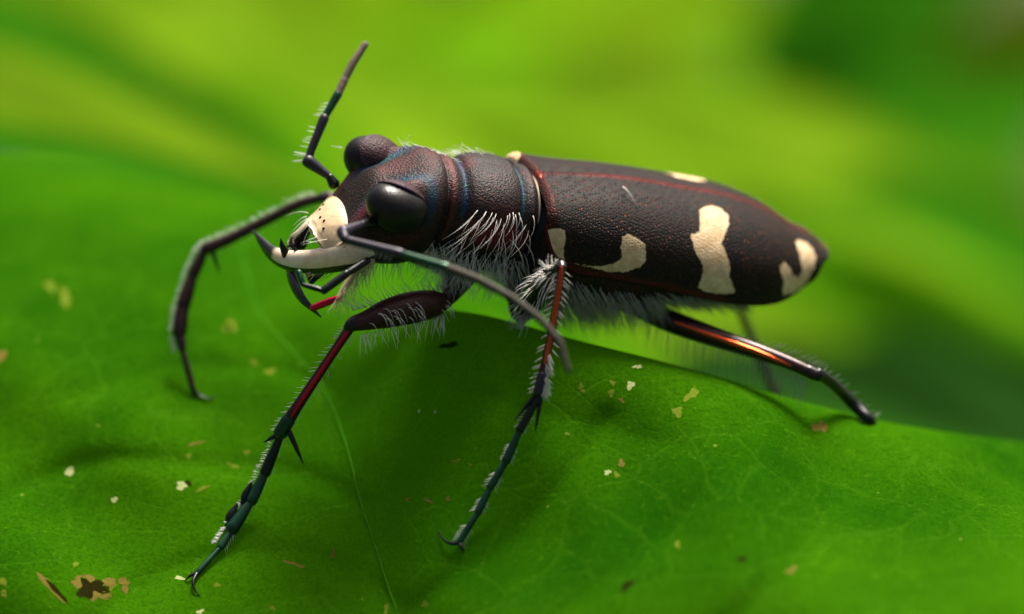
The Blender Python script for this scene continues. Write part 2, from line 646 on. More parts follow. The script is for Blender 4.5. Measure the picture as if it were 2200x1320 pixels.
def patch(px, py, rx, ry, ang, mat, lift=2.0, seed=0, rough=.3, name='blemish', parent=None):
    """a stained spot hugging the blade; its colour fades into the leaf at the rim"""
    r_ = random.Random(seed + int(px * 7 + py))
    n = 20
    ph = [r_.uniform(0, 6.28) for _ in range(4)]
    V = []; C_ = []; ca, sa = math.cos(ang), math.sin(ang)
    rx *= .72; ry *= .72
    for ring, cr in ((1.1, .3), (.9, .6), (.6, 1), (.3, 1)):
        for k in range(n):
            a = 2 * math.pi * k / n
            q = ring * (1 + rough * (math.sin(2 * a + ph[0]) * .5 + math.sin(3 * a + ph[1]) * .4 + math.sin(5 * a + ph[2]) * .35))
            x = rx * q * math.cos(a); y = ry * q * math.sin(a)
            X = px + x * ca - y * sa; Y = py + x * sa + y * ca
            V.append(at(X, Y, surf(X, Y) + .35 + .04 * lift + (0 if cr else -.12))); C_.append(cr)
    V.append(at(px, py, surf(px, py) + .4 + .04 * lift)); C_.append(1)
    F = grid_faces(4, n, True)
    F += [(3 * n + k, 3 * n + (k + 1) % n, 4 * n) for k in range(n)]
    return build(name, V, F, mat, parent or leaf, attrs={'core': C_})


patch(205, 1262, 46, 40, .2, M_SCARRIM, 2, 1, .55)
patch(196, 1264, 34, 30, .5, M_SCAR, 5, 2, .7)
patch(268, 1256, 14, 20, .2, M_SCARRIM, 2, 3, .6)
patch(110, 1262, 62, 9, .78, M_SCARRIM, 2, 4, .25)
patch(122, 1270, 40, 7, .80, M_SCAR, 5, 5, .3)
patch(965, 742, 24, 9, -.1, M_SCAR, 2.5, 6, .4)
patch(150, 1013, 12, 15, .1, M_PALESPOT, 4, 7, .25)
patch(390, 1044, 16, 11, .2, M_PALESPOT, 4, 8, .4)
patch(405, 1038, 9, 7, .2, M_SCAR, 6, 9, .4)
patch(435, 1050, 20, 5, -.3, M_YELSPOT, 3, 10, .6)
patch(246, 1074, 9, 8, .2, M_PALESPOT, 3, 11, .4)
patch(632, 1212, 26, 5, .3, M_SCARRIM, 3, 12, .6)
patch(715, 1190, 7, 14, .2, M_SCARRIM, 3, 13, .6)
patch(545, 779, 12, 7, .2, M_YELSPOT, 3, 14, .4)
patch(580, 798, 20, 6, -.1, M_YELSPOT, 3, 15, .5)
patch(495, 702, 22, 14, .5, M_YELSPOT, 3, 16, .6)
patch(492, 704, 10, 8, .5, M_SCAR, 5, 17, .5)
patch(0, 765, 18, 16, .5, M_SCARRIM, 3, 18, .4)
patch(140, 640, 26, 14, 1.2, M_YELSPOT, 3, 19, .5)
patch(108, 615, 12, 16, .3, M_YELSPOT, 3, 20, .5)
patch(386, 1242, 12, 6, .1, M_PALESPOT, 2, 21, .4)
patch(466, 1257, 8, 7, .1, M_YELSPOT, 2, 22, .4)
patch(430, 1314, 12, 5, -.2, M_PALESPOT, 2, 23, .4)
patch(585, 1306, 8, 5, .1, M_YELSPOT, 2, 24, .4)
patch(830, 1308, 8, 13, .1, M_YELSPOT, 2, 25, .5)
patch(912, 1298, 8, 10, .5, M_YELSPOT, 2, 26, .5)
patch(163, 1212, 8, 8, .1, M_YELSPOT, 3, 27, .3)
patch(5, 1250, 14, 10, .1, M_YELSPOT, 3, 28, .3)
patch(8, 1275, 10, 10, .1, M_YELSPOT, 3, 29, .3)
for (x, y, a, b_, m_) in ((1355, 828, 14, 10, M_PALESPOT), (1313, 845, 7, 13, M_YELSPOT), (1335, 860, 8, 6, M_SCARRIM), (1316, 822, 9, 8, M_YELSPOT),
                          (1249, 834, 9, 12, M_YELSPOT), (1370, 788, 11, 6, M_PALESPOT), (1305, 1015, 8, 8, M_PALESPOT), (1325, 1020, 9, 8, M_YELSPOT),
                          (1335, 995, 9, 10, M_SCARRIM), (1455, 885, 18, 12, M_YELSPOT), (1486, 848, 22, 12, M_YELSPOT), (1347, 1258, 20, 11, M_SCAR),
                          (1595, 1201, 12, 9, M_SCAR), (1762, 918, 20, 14, M_SCARRIM), (1700, 1225, 14, 8, M_SCARRIM), (1455, 1170, 9, 9, M_YELSPOT),
                          (875, 1073, 7, 5, M_SCARRIM), (920, 1076, 12, 5, M_SCARRIM), (962, 1072, 8, 6, M_SCARRIM), (980, 990, 14, 5, M_YELSPOT),
                          (1010, 998, 7, 4, M_YELSPOT), (1218, 932, 6, 6, M_YELSPOT), (500, 1000, 20, 4, M_YELSPOT), (420, 953, 22, 4, M_SCARRIM),
                          (405, 980, 10, 7, M_YELSPOT), (530, 972, 8, 7, M_YELSPOT), (900, 884, 4, 4, M_PALESPOT), (935, 885, 4, 4, M_PALESPOT)):
    patch(x, y, a, b_, RNG.uniform(-.6, .6), m_, 2.5, 31, .5)

# ---------------------------------------------------------------- blurred leaves behind
PAL = {
    'lime': leaf_mat('lime_leaf', (.13, .28, .008), (.21, .36, .012), .43, (.48, .74, .03), .6, .7, spec=.0, fine_b=.0),
    'yellow': leaf_mat('yellow_green_leaf', (.13, .28, .005), (.19, .35, .008), .42, (.50, .75, .02), .6, .7, spec=.0, fine_b=.0),
    'mid': leaf_mat('mid_green_leaf', (.07, .24, .004), (.12, .31, .006), .40, (.32, .70, .01), .6, .7, spec=.0, fine_b=.0),
    'deep': leaf_mat('deep_green_leaf', (.020, .125, .004), (.040, .17, .005), .36, (.10, .50, .01), .6, .7, spec=.0, fine_b=.0),
    'olive': leaf_mat('olive_leaf', (.08, .13, .005), (.11, .17, .006), .34, (.36, .46, .02), .6, .7, spec=.0, fine_b=.0),
    'shade': leaf_mat('dark_leaf', (.010, .045, .006), (.020, .065, .008), .25, (.05, .25, .02), .6, .7, spec=.0, fine_b=.0),
}


def far_leaf(px, py, d, length, width, roll, tilt, kind, label, yaw=0.0, curl=.18):
    """an oval pointed leaf; roll = direction of its midrib on the picture plane, tilt = lean away from the viewer"""
    global BASE
    k = (DQ - d) / DQ
    c = at(px, py, d)
    ln, wd = length * k, width * k
    ex = np.array((math.cos(roll), math.sin(roll), 0))
    ey = np.array((-math.sin(roll), math.cos(roll), 0))
    ez = np.array((0, 0, 1.0))
    ey, ez = ey * math.cos(tilt) - ez * math.sin(tilt), ey * math.sin(tilt) + ez * math.cos(tilt)
    ex, ez = ex * math.cos(yaw) - ez * math.sin(yaw), ex * math.sin(yaw) + ez * math.cos(yaw)
    na, nb = 28, 13
    V = []
    ph = RNG.uniform(0, 6)
    for i in range(na):
        s = i / (na - 1)
        hw = wd * .5 * (math.sin(math.pi * min(1, s ** .8 * .985 + .015)) ** .75 + .004)
        for j in range(nb):
            v = -1 + 2 * j / (nb - 1)
            z = abs(v) ** 1.3 * hw * .28 - curl * ln * (s - .45) ** 2 * 1.6 + hw * .05 * math.sin(9 * s + 4 * v + ph)
            V.append(c + ex * (s - .5) * ln + ey * v * hw + ez * z)
    BASE = world([c - ex * .5 * ln])[0]
    o = build('leaf', V, grid_faces(na, nb), PAL[kind])
    o['label'] = label; o['category'] = 'leaf'; o['group'] = 'out of focus leaves in the background'
    P = [c + ex * (s - .5) * ln + ez * (-curl * ln * (s - .45) ** 2 * 1.6 + 4) for s in np.linspace(-.18, .97, 14)]
    v, f, _ = tube(P, np.linspace(wd * .022, wd * .006, 14), 8, 1)
    build('midrib', v, f, PAL[kind], o)
    return o


BG = [
    # px, py, d, length, width, roll, tilt, kind, label
    (200, 330, -3200, 2200, 360, -.33, .85, 'lime', 'narrow bright green leaf just beyond the far edge of the big leaf'),
    (220, 352, -2500, 2000, 130, -.17, .9, 'deep', 'dark green strip added for the shaded lower part of the narrow bright leaf'),  # separate dark strip in place of shade on the bright leaf
    (150, 165, -5200, 1700, 300, -.42, .9, 'deep', 'deep green leaf put in for the dark gap above the narrow bright leaf'),  # leaf added where a dark gap shows
    (330, 40, -9500, 1150, 620, -.25, .8, 'lime', 'large pale lime leaf above the deep green leaf of the dark gap'),
    (860, 300, -9000, 1200, 420, -.20, .9, 'lime', 'wide lime leaf behind the raised antenna and head'),
    (640, 330, -7000, 700, 220, -.35, 1.0, 'mid', 'mid green leaf behind the base of the raised antenna'),
    (1000, 80, -15000, 1000, 420, .25, .8, 'mid', 'dull green leaf beyond the tip of the raised antenna'),
    (620, -60, -13000, 1100, 330, -.1, .7, 'yellow', 'yellowish leaf hanging above the raised antenna'),
    (1330, -30, -12000, 900, 300, .05, .7, 'yellow', 'yellow green leaf at the top above the wing covers'),
    (1330, 150, -13000, 700, 260, .5, .9, 'olive', 'olive leaf above the wing covers'),
    (1560, 290, -9000, 1200, 300, -.12, .9, 'lime', 'bright lime leaf close above the wing covers'),
    (1900, 20, -10000, 800, 520, .9, .8, 'deep', 'deep green leaf in the upper corner beyond the tail'),
    (1960, 320, -11000, 900, 430, .4, .8, 'deep', 'deep green leaf beyond the tail below the corner leaf'),
    (1850, 470, -7600, 1300, 200, -.32, .9, 'lime', 'slender lime leaf sloping down past the tail tip'),
    (2180, 150, -17000, 500, 420, 1.3, .7, 'olive', 'olive leaf standing upright beyond the corner leaf'),
    (2180, 560, -6500, 900, 260, -.45, .9, 'deep', 'deep green leaf low beyond the tail'),
    (1960, 690, -6500, 900, 300, -.30, .8, 'mid', 'green leaf low behind the hind legs'),
    (1600, 730, -5200, 800, 260, -.30, .8, 'lime', 'light green leaf behind the thin far hind leg'),
    (1330, 780, -4200, 700, 200, -.30, .8, 'mid', 'mid green leaf hanging behind the hairy belly'),
    (1850, 870, -4200, 1100, 230, -.22, .8, 'shade', 'dark leaf just above the crest by the hind foot'),
    (2200, 900, -5200, 900, 300, -.35, .8, 'shade', 'dark leaf low beyond the end of the crest'),
    (1200, 480, -12000, 1600, 500, -.1, 1.0, 'lime', 'broad lime leaf spread out behind the beetle body'),
    (150, -150, -20000, 1500, 700, .1, .8, 'mid', 'green leaf high above the pale lime leaf'),
    (800, 150, -22000, 1900, 700, .1, .9, 'mid', 'hazy green leaf far behind the raised antenna'),
    (1700, 500, -22000, 2000, 900, -.1, .9, 'mid', 'hazy green leaf far behind the wing covers'),
    (2000, 900, -14000, 1600, 700, .0, .9, 'deep', 'deep green leaf far below behind the hind foot'),
]
for a in BG:
    far_leaf(*a)

# ================================================================= the beetle
BASE = world([L(60, 0, -330)])[0]
beetle = bpy.data.objects.new('tiger_beetle', None)
COL.objects.link(beetle)
beetle.location = Vector(BASE)
beetle.empty_display_size = .1
beetle['label'] = 'dark brown tiger beetle with cream spots standing on the big leaf'
beetle['category'] = 'beetle'

# ---------------------------------------------------------------- body (head, thorax, abdomen)
SEC = [  # b, top, level of greatest width, bottom, half width, exponent
    (-432, -190, -200, -212, 50, 2.2), (-427, -178, -199, -222, 78, 2.4), (-417, -156, -195, -232, 94, 2.5),
    (-402, -116, -185, -240, 103, 2.7), (-380, -76, -160, -246, 114, 3.0), (-345, -50, -140, -248, 117, 3.2),
    (-310, -27, -125, -247, 122, 3.0), (-275, -6, -115, -242, 129, 2.5), (-250, -1, -110, -230, 125, 2.3),
    (-237, -3, -108, -218, 114, 2.2), (-230, -10, -108, -210, 105, 2.2), (-225, -9, -108, -208, 105, 2.2),
    (-219, -7, -106, -210, 110, 2.2), (-209, -6, -106, -214, 112, 2.2), (-200, -10, -105, -216, 108, 2.2),
    (-186, -15, -104, -222, 103, 2.2), (-172, -3, -100, -226, 117, 2.2), (-150, 5, -96, -228, 127, 2.2),
    (-120, 9, -92, -230, 131, 2.2), (-90, 9, -92, -232, 130, 2.2), (-68, 5, -96, -234, 121, 2.2),
    (-57, -8, -100, -234, 109, 2.2), (-46, -2, -102, -236, 114, 2.2), (-34, 2, -104, -238, 118, 2.2),
    (-24, -3, -106, -238, 112, 2.2), (-16, -14, -108, -240, 104, 2.2), (-8, -22, -115, -246, 106, 2.2),
    (10, -25, -125, -262, 132, 2.2), (50, -30, -135, -274, 162, 2.2), (120, -40, -140, -274, 172, 2.2),
    (200, -50, -145, -256, 175, 2.2), (260, -55, -148, -226, 172, 2.2), (330, -60, -150, -202, 166, 2.2),
    (420, -70, -150, -190, 156, 2.2), (520, -85, -148, -176, 130, 2.2), (600, -95, -140, -158, 80, 2.2),
    (640, -98, -125, -140, 26, 2.2)]
ROWS = crom(SEC, 7)
NSEG = 96


def body_pt(row, ang):
    b, top, hc, bot, hw, n = row
    c, s_ = math.cos(ang), math.sin(ang)
    e = 2 / n
    t_ = hw * math.copysign(abs(c) ** e, c)
    h = hc + ((top - hc) if s_ > 0 else (hc - bot)) * math.copysign(abs(s_) ** e, s_)
    at_ = abs(t_)
    if b < -250 and s_ > 0:
        # raised brows above the eyes and the shallow furrow beside them
        h += 16 * math.exp(-((at_ - 88) / 19) ** 2) * math.exp(-((b + 342) / 40) ** 2)
        h -= 9 * math.exp(-((at_ - 52) / 16) ** 2) * math.exp(-((b + 350) / 50) ** 2)
        h += 6 * math.exp(-(at_ / 26) ** 2) * math.exp(-((b + 372) / 26) ** 2)
    if -200 < b < -40 and s_ > 0:
        h -= 4 * math.exp(-(t_ / 9) ** 2) * math.exp(-((b + 115) / 50) ** 2)
    return b, t_, h


def row_at(b):
    i = int(np.argmin(abs(ROWS[:, 0] - b)))
    return ROWS[i]


V = []; GR = []; RD = []; UN = []
for row in ROWS:
    b = row[0]
    for k in range(NSEG):
        a = 2 * math.pi * k / NSEG
        bb, tt, hh = body_pt(row, a)
        V.append(L(bb, tt, hh))
        top = max(0, math.sin(a))
        g_ = .8 * math.exp(-((b + 188) / 7) ** 2) + .9 * math.exp(-((b + 57) / 6) ** 2) + .5 * math.exp(-((b + 12) / 8) ** 2)
        e_ = math.hypot((bb + 343) / 82, (abs(tt) - 118) / 70)
        if b < -255:
            g_ += .75 * math.exp(-((e_ - .93) / .17) ** 2) * (1 if top > 0 else .3)
            g_ += .6 * math.exp(-((abs(tt) - 56) / 12) ** 2) * math.exp(-((b + 350) / 40) ** 2)
        r_ = .35 * math.exp(-((b + 217) / 4) ** 2)
        r_ += .6 * math.exp(-((math.sin(a) + .05) / .22) ** 2) * math.exp(-((b + 110) / 70) ** 4)
        r_ += .5 * math.exp(-((b + 400) / 18) ** 2) * math.exp(-((abs(tt) - 78) / 18) ** 2)
        r_ += .45 * math.exp(-((abs(tt) - 90) / 16) ** 2) * math.exp(-((b + 340) / 34) ** 2)
        GR.append(min(1, g_ * (.35 + .65 * min(1, top * 3)))); RD.append(min(1, r_))
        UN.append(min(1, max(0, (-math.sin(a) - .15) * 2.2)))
F = grid_faces(len(ROWS), NSEG, True)
F.append(tuple(range(NSEG))[::-1]); F.append(tuple((len(ROWS) - 1) * NSEG + k for k in range(NSEG)))
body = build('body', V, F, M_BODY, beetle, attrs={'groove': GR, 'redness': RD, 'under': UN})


def skin(b, ang):
    """point on the body and its outward normal"""
    row = row_at(b)
    P = L(*body_pt(row, ang))
    A = L(*body_pt(row, ang + .04)); B_ = L(*body_pt(row_at(b + 7), ang))
    n = nrm(np.cross(A - P, B_ - P))
    C = L(b, 0, row[2])
    if n @ (P - C) < 0:
        n = -n
    return P, n


# ---------------------------------------------------------------- eyes
for sgn in (1, -1):
    V = []; nu, nv = 40, 24
    for i in range(nv + 1):
        th = math.pi * i / nv
        for j in range(nu):
            ph = 2 * math.pi * j / nu
            x, y, z = math.sin(th) * math.cos(ph), math.cos(th), math.sin(th) * math.sin(ph)
            z2 = z * (1 - .10 * max(0, z) * (1 - x * x))
            V.append(L(-343 + 70 * x * (1 + .04 * x), sgn * (108 + 57 * y), -84 + 55 * z2 - 5 * x))
    build('eye', V, grid_faces(nv + 1, nu, True), M_EYE, beetle)
    # raised brow: a shell over the inner, upper and rear side of the eye
    ax = nrm((.30, -.62, .72)); e1 = nrm(np.cross(ax, (0, 0, 1))); e2 = np.cross(ax, e1)
    V = []; GRl = []; RDl = []
    rings = [(s_, 1.06 - .02 * s_) for s_ in np.linspace(.02, .95, 14)] + [(.98, 1.03), (1.0, 1.01), (1.0, .96)]
    for q_, sc_ in rings:
        th = q_ * math.radians(55 if sgn > 0 else 62)
        for j in range(48):
            ph = 2 * math.pi * j / 48
            x, y, z = (ax * math.cos(th) + (e1 * math.cos(ph) + e2 * math.sin(ph)) * math.sin(th)) * sc_
            V.append(L(-343 + 70 * x, sgn * (108 + 57 * y), -84 + 55 * z - 5 * x))
            GRl.append(.75 if q_ > .9 else .15); RDl.append(.25 if q_ > .9 else .10)
    build('brow', V, grid_faces(len(rings), 48, True), M_BODY, beetle, attrs={'groove': GRl, 'redness': RDl, 'under': [0] * len(V)})

# ---------------------------------------------------------------- labrum (ivory upper lip) and clypeus
V = []; nu, nv = 36, 18
for i in range(nv):
    w_ = i / (nv - 1)
    for j in range(nu):
        s_ = -1 + 2 * j / (nu - 1)
        tooth = 5 * math.exp(-(s_ / .12) ** 2) + 3 * math.exp(-((abs(s_) - .4) / .1) ** 2)
        b = -408 - 66 * w_ * (1 - .45 * s_ * s_) - (tooth if w_ > .9 else 0)
        h = -150 - 52 * w_ - 27 * s_ * s_ + 10 * math.sin(math.pi * min(1, w_ * 1.1)) - (10 if w_ > .98 else 0)
        V.append(L(b, s_ * (102 - 24 * w_ ** 1.5), h))
n0 = len(V)
V += [v - UU * 14 + BB * 6 for v in V]
F = grid_faces(nv, nu) + [tuple(i + n0 for i in f)[::-1] for f in grid_faces(nv, nu)]
ring = [j for j in range(nu)] + [i * nu + nu - 1 for i in range(1, nv)] + [(nv - 1) * nu + j for j in range(nu - 2, -1, -1)] + [i * nu for i in range(nv - 2, 0, -1)]
F += [(ring[k], ring[(k + 1) % len(ring)], ring[(k + 1) % len(ring)] + n0, ring[k] + n0) for k in range(len(ring))]
labrum = build('labrum', V, F, M_CREAM, beetle)
labrum['label'] = 'ivory upper lip with small dark pits'
for (s_, w_) in ((.05, .78), (.25, .74), (-.35, .72), (-.5, .6), (.45, .82)):   # bristle pits
    P = L(-408 - 66 * w_ * (1 - .45 * s_ * s_), s_ * (102 - 24 * w_ ** 1.5), -150 - 52 * w_ - 27 * s_ * s_ + 10 * math.sin(math.pi * min(1, w_ * 1.1)))
    v, f, _ = tube([P - UU * 2, P + UU * .8], [3.2, 2.6], 8, 2)
    build('pit', v, f, M_BLACK, labrum)
# side lobe of the lip, by each jaw
for sgn in (1, -1):
    P = L(-416, sgn * 86, -202)
    v, f, _ = tube([P - SS * 8 * sgn, P + SS * 8 * sgn], [15, 10], 16, 4)
    build('lip_lobe', v, f, M_CREAM, labrum)

# ---------------------------------------------------------------- mandibles


def mandible(path, radii, ivory, sgn, teeth):
    P = [LF(*p_) for p_ in path]
    X = crom(np.hstack((np.array(P), np.array(radii).reshape(-1, 1), np.array(ivory).reshape(-1, 1))), 8)
    C = X[:, :3]; r = X[:, 3]; iv = X[:, 4]
    T = np.gradient(C, axis=0); V = []; A = []
    seg = 20; m = len(C)
    for i in range(m):
        t_ = nrm(T[i])
        up = nrm(UU - t_ * (UU @ t_)); sd = np.cross(t_, up)
        if sd @ SS * sgn < 0:
            sd = -sd          # outward
        for k in range(seg):
            a = 2 * math.pi * k / seg
            V.append(C[i] + r[i] * (up * math.sin(a) * 1.0 + sd * math.cos(a) * .55))
            A.append(iv[i] * (1 if math.sin(a) > -.55 else 0) * (1 if math.cos(a) > -.5 else .2))
    F = grid_faces(m, seg, True)
    F.append(tuple(range(seg))[::-1]); F.append(tuple((m - 1) * seg + k for k in range(seg)))
    o = build('mandible', V, F, M_MAND, beetle, attrs={'ivory': A})
    for (i_, ln, wd, lean) in teeth:
        k = int(i_ * (m - 1))
        t_ = nrm(T[k]); up = nrm(UU - t_ * (UU @ t_)); sd = np.cross(t_, up)
        if sd @ SS * sgn < 0:
            sd = -sd
        d = nrm(up * .75 - sd * .65 + t_ * lean)
        v, f, _ = tube([C[k], C[k] + d * ln * .6, C[k] + d * ln + t_ * ln * .15], [wd, wd * .6, 1.0], 10, 4)
        build('tooth', v, f, M_BLACK, o)
    return o


near_jaw = mandible([(800, 532, 100), (770, 543, 98), (735, 552, 88), (680, 562, 52), (625, 561, 5), (588, 547, -55), (562, 520, -108), (543, 494, -150)],
         [26, 31, 32, 28, 23, 18, 11, 1.2], [1, 1, 1, 1, 1, .40, 0, 0], 1,
         [])
mandible([(745, 447, -100), (722, 452, -98), (690, 466, -88), (652, 502, -52), (630, 545, -48), (627, 592, 0), (648, 640, 62), (690, 682, 105)],
         [20, 23, 24, 22, 20, 17, 11, 1.5], [1, 1, 1, 1, .9, .0, 0, 0], -1,
         [(.62, 30, 10, .2), (.52, 24, 8, .1)])

for (x0, y0, x1, y1, t_, r_) in ((617, 550, 603, 512, 0, 11), (645, 548, 632, 530, 20, 8)):
    v, f, _ = tube([LF(x0, y0, t_ - 6), LF((x0 + x1) / 2 - 3, (y0 + y1) / 2, t_ - 10), LF(x1, y1, t_ - 14)], [r_, r_ * .6, .8], 10, 4)
    build('tooth', v, f, M_BLACK, near_jaw)

# ---------------------------------------------------------------- palps and mouth parts


def palp(pts, radii, mats):
    P = [at(*p_) for p_ in pts]
    o = None
    for i in range(len(P) - 1):
        r0, r1 = radii[i]
        v, f, _ = tube([P[i], (P[i] * .6 + P[i + 1] * .4), P[i + 1]], [r0, max(r0, r1) * 1.05, r1], 10, 4)
        if o is None:
            o = build('palp', v, f, mats[i], beetle)
        else:
            build('palp_joint', v, f, mats[i], o)
    return o


palp([(790, 560, 60), (745, 588, 90), (695, 625, 105), (650, 612, 95), (642, 585, 85)], [(8, 8), (9, 9), (6, 5), (5, 7)],
     [M_BLACK, M_BLACK, M_BLACK, M_GREENBLK])
palp([(800, 562, 40), (762, 585, 60), (727, 640, 70), (672, 662, 70)], [(7, 8), (8, 6), (6, 8)], [M_PALE, M_PALE, M_RED])
palp([(735, 545, -60), (700, 580, -60), (668, 607, -55), (655, 560, -50)], [(7, 7), (6, 6), (5, 7)], [M_PALE, M_BLACK, M_GREENBLK])
palp([(770, 560, -60), (720, 572, -50), (672, 572, -45)], [(7, 7), (7, 5)], [M_BLACK, M_BLACK])

# ---------------------------------------------------------------- antennae


def antenna(pts, radii, mats):
    P = [at(*p_) for p_ in pts]
    o = None
    for i in range(len(P) - 1):
        r0, r1 = radii[i]
        mid = P[i] * .5 + P[i + 1] * .5
        v, f, _ = tube([P[i], mid, P[i + 1]], [r0, (r0 + r1) * .5, r1], 12, 4)
        if o is None:
            o = build('antenna', v, f, mats[i], beetle)
        else:
            build('antenna_joint', v, f, mats[i], o)
    return o, P


aF, pF = antenna([(718, 396, -105), (708, 380, -105), (662, 346, -108), (669, 322, -112), (697, 253, -125), (726, 203, -140), (741, 170, -150), (757, 138, -158), (785, 95, -170)],
                 [(13, 9), (8, 15), (9, 9), (9, 11), (8, 10), (9, 9), (8.5, 9), (9, 7.5)],
                 [M_BLACK, M_PURPLE, M_PURPLE, M_PURPLE, M_GREENBLK, M_TIPGREY, M_TIPGREY, M_TIPGREY])
aN, pN = antenna([(800, 478, 90), (776, 484, 120), (736, 500, 165), (742, 515, 180), (862, 545, 225), (960, 575, 262), (1030, 602, 285), (1100, 640, 305), (1160, 685, 322), (1203, 735, 336), (1221, 797, 348)],
                 [(13, 10), (10, 15), (14, 11), (9, 10.5), (8, 10.5), (10, 9), (9, 8.5), (8.5, 8), (8, 7.5), (7.5, 6)],
                 [M_BLACK, M_PURPLE, M_PURPLE, M_PURPLE, M_GREENBLK, M_GREYHAIR, M_GREYHAIR, M_GREYHAIR, M_GREYHAIR, M_GREYHAIR])
hb = MB()
for i, (a, b_, n_) in enumerate(((pF[2], pF[3], 5), (pF[3], pF[4], 6), (pF[4], pF[5], 5))):
    for k in range(n_):
        s_ = (k + .5) / n_ * .7 + (.0 if i else -.1)
        hair(hb, a + (b_ - a) * s_, (-1, RNG.uniform(-.1, .35), RNG.uniform(-.2, .3)), 27 if i else 36, r=1.3)
hb.build('hair', M_HAIR, aF, stuff=True)
hb = MB()
for a, b_, n_ in ((pN[3], pN[4], 9), (pN[4], pN[5], 3)):
    for k in range(n_):
        s_ = .1 + .8 * (k + .5) / n_ if n_ > 4 else .8 + .06 * k
        hair(hb, a + (b_ - a) * s_, (-.35, -1, .3), 24, r=1.6)
hb.build('hair', M_HAIR, aN, stuff=True)

# ---------------------------------------------------------------- wing covers
sut = np.array([fit(*p_, 0) for p_ in ((1172, 374), (1316, 380), (1455, 401), (1593, 429), (1660, 458), (1708, 489), (1742, 505), (1764, 529))])
mg = [(1172, 490, 140), (1185, 543, 163), (1213, 570, 172), (1320, 597, 185), (1420, 616, 193), (1500, 635, 195), (1593, 651, 188),
      (1650, 652, 170), (1690, 641, 143), (1731, 612, 102), (1758, 588, 88), (1766, 566, 64), (1764, 529, 0)]
mar = np.array([(*fit(x, y, a), a) for x, y, a in mg])


def smooth_interp(x, xs, ys):
    """cubic Hermite"""
    xs = np.asarray(xs); ys = np.asarray(ys)
    m = np.gradient(ys, xs)
    i = int(np.clip(np.searchsorted(xs, x) - 1, 0, len(xs) - 2))
    h = xs[i + 1] - xs[i]; s_ = min(1, max(0, (x - xs[i]) / h))
    return ((2 * s_ ** 3 - 3 * s_ ** 2 + 1) * ys[i] + (s_ ** 3 - 2 * s_ ** 2 + s_) * h * m[i]
            + (-2 * s_ ** 3 + 3 * s_ ** 2) * ys[i + 1] + (s_ ** 3 - s_ ** 2) * h * m[i + 1])


BEND = mar[-1, 0]


def Z(*pts):
    return [(1040 + x / 2.895, 280 + y / 2.895) for x, y in pts]


SPOTS = [
    Z((380, 650), (400, 620), (450, 605), (500, 620), (512, 670), (500, 720), (495, 760), (500, 800), (490, 860), (440, 830), (410, 770), (385, 720), (375, 690)),
    Z((860, 660), (890, 645), (950, 665), (1000, 710), (1010, 760), (1005, 810), (970, 850), (920, 870), (860, 885), (780, 880), (690, 862), (600, 842), (560, 828), (700, 846), (780, 838), (830, 820), (855, 790), (850, 730)),
    Z((1340, 500), (1370, 472), (1420, 467), (1480, 490), (1515, 525), (1522, 560), (1510, 620), (1490, 660), (1480, 700), (1500, 760), (1530, 830), (1532, 870), (1520, 890), (1540, 950), (1562, 1000), (1550, 1015), (1440, 1018), (1360, 1000), (1330, 975), (1350, 930), (1360, 880), (1365, 840), (1335, 790), (1310, 750), (1300, 700), (1282, 655), (1310, 640), (1345, 630), (1342, 560)),
    Z((1940, 690), (1960, 680), (2010, 700), (2045, 740), (2062, 790), (2055, 850), (2030, 910), (1990, 970), (1930, 1010), (1860, 1030), (1855, 990), (1870, 950), (1850, 900), (1840, 850), (1870, 818), (1900, 850), (1925, 900), (1955, 920), (1980, 880), (1975, 820), (1960, 760), (1945, 720)),
]


def sdist(P, poly):
    """signed distance (positive inside) of points P (n,2) to a polygon"""
    poly = np.array(poly); Q_ = np.roll(poly, -1, axis=0)
    best = np.full(len(P), 1e9); inside = np.zeros(len(P), bool)
    for a, b in zip(poly, Q_):
        e = b - a
        s_ = np.clip(((P - a) @ e) / (e @ e + 1e-9), 0, 1)
        best = np.minimum(best, np.linalg.norm(P - a - s_[:, None] * e, axis=1))
        c = ((a[1] > P[:, 1]) != (b[1] > P[:, 1])) & (P[:, 0] < (b[0] - a[0]) * (P[:, 1] - a[1]) / (b[1] - a[1] + 1e-12) + a[0])
        inside ^= c
    return np.where(inside, best, -best)


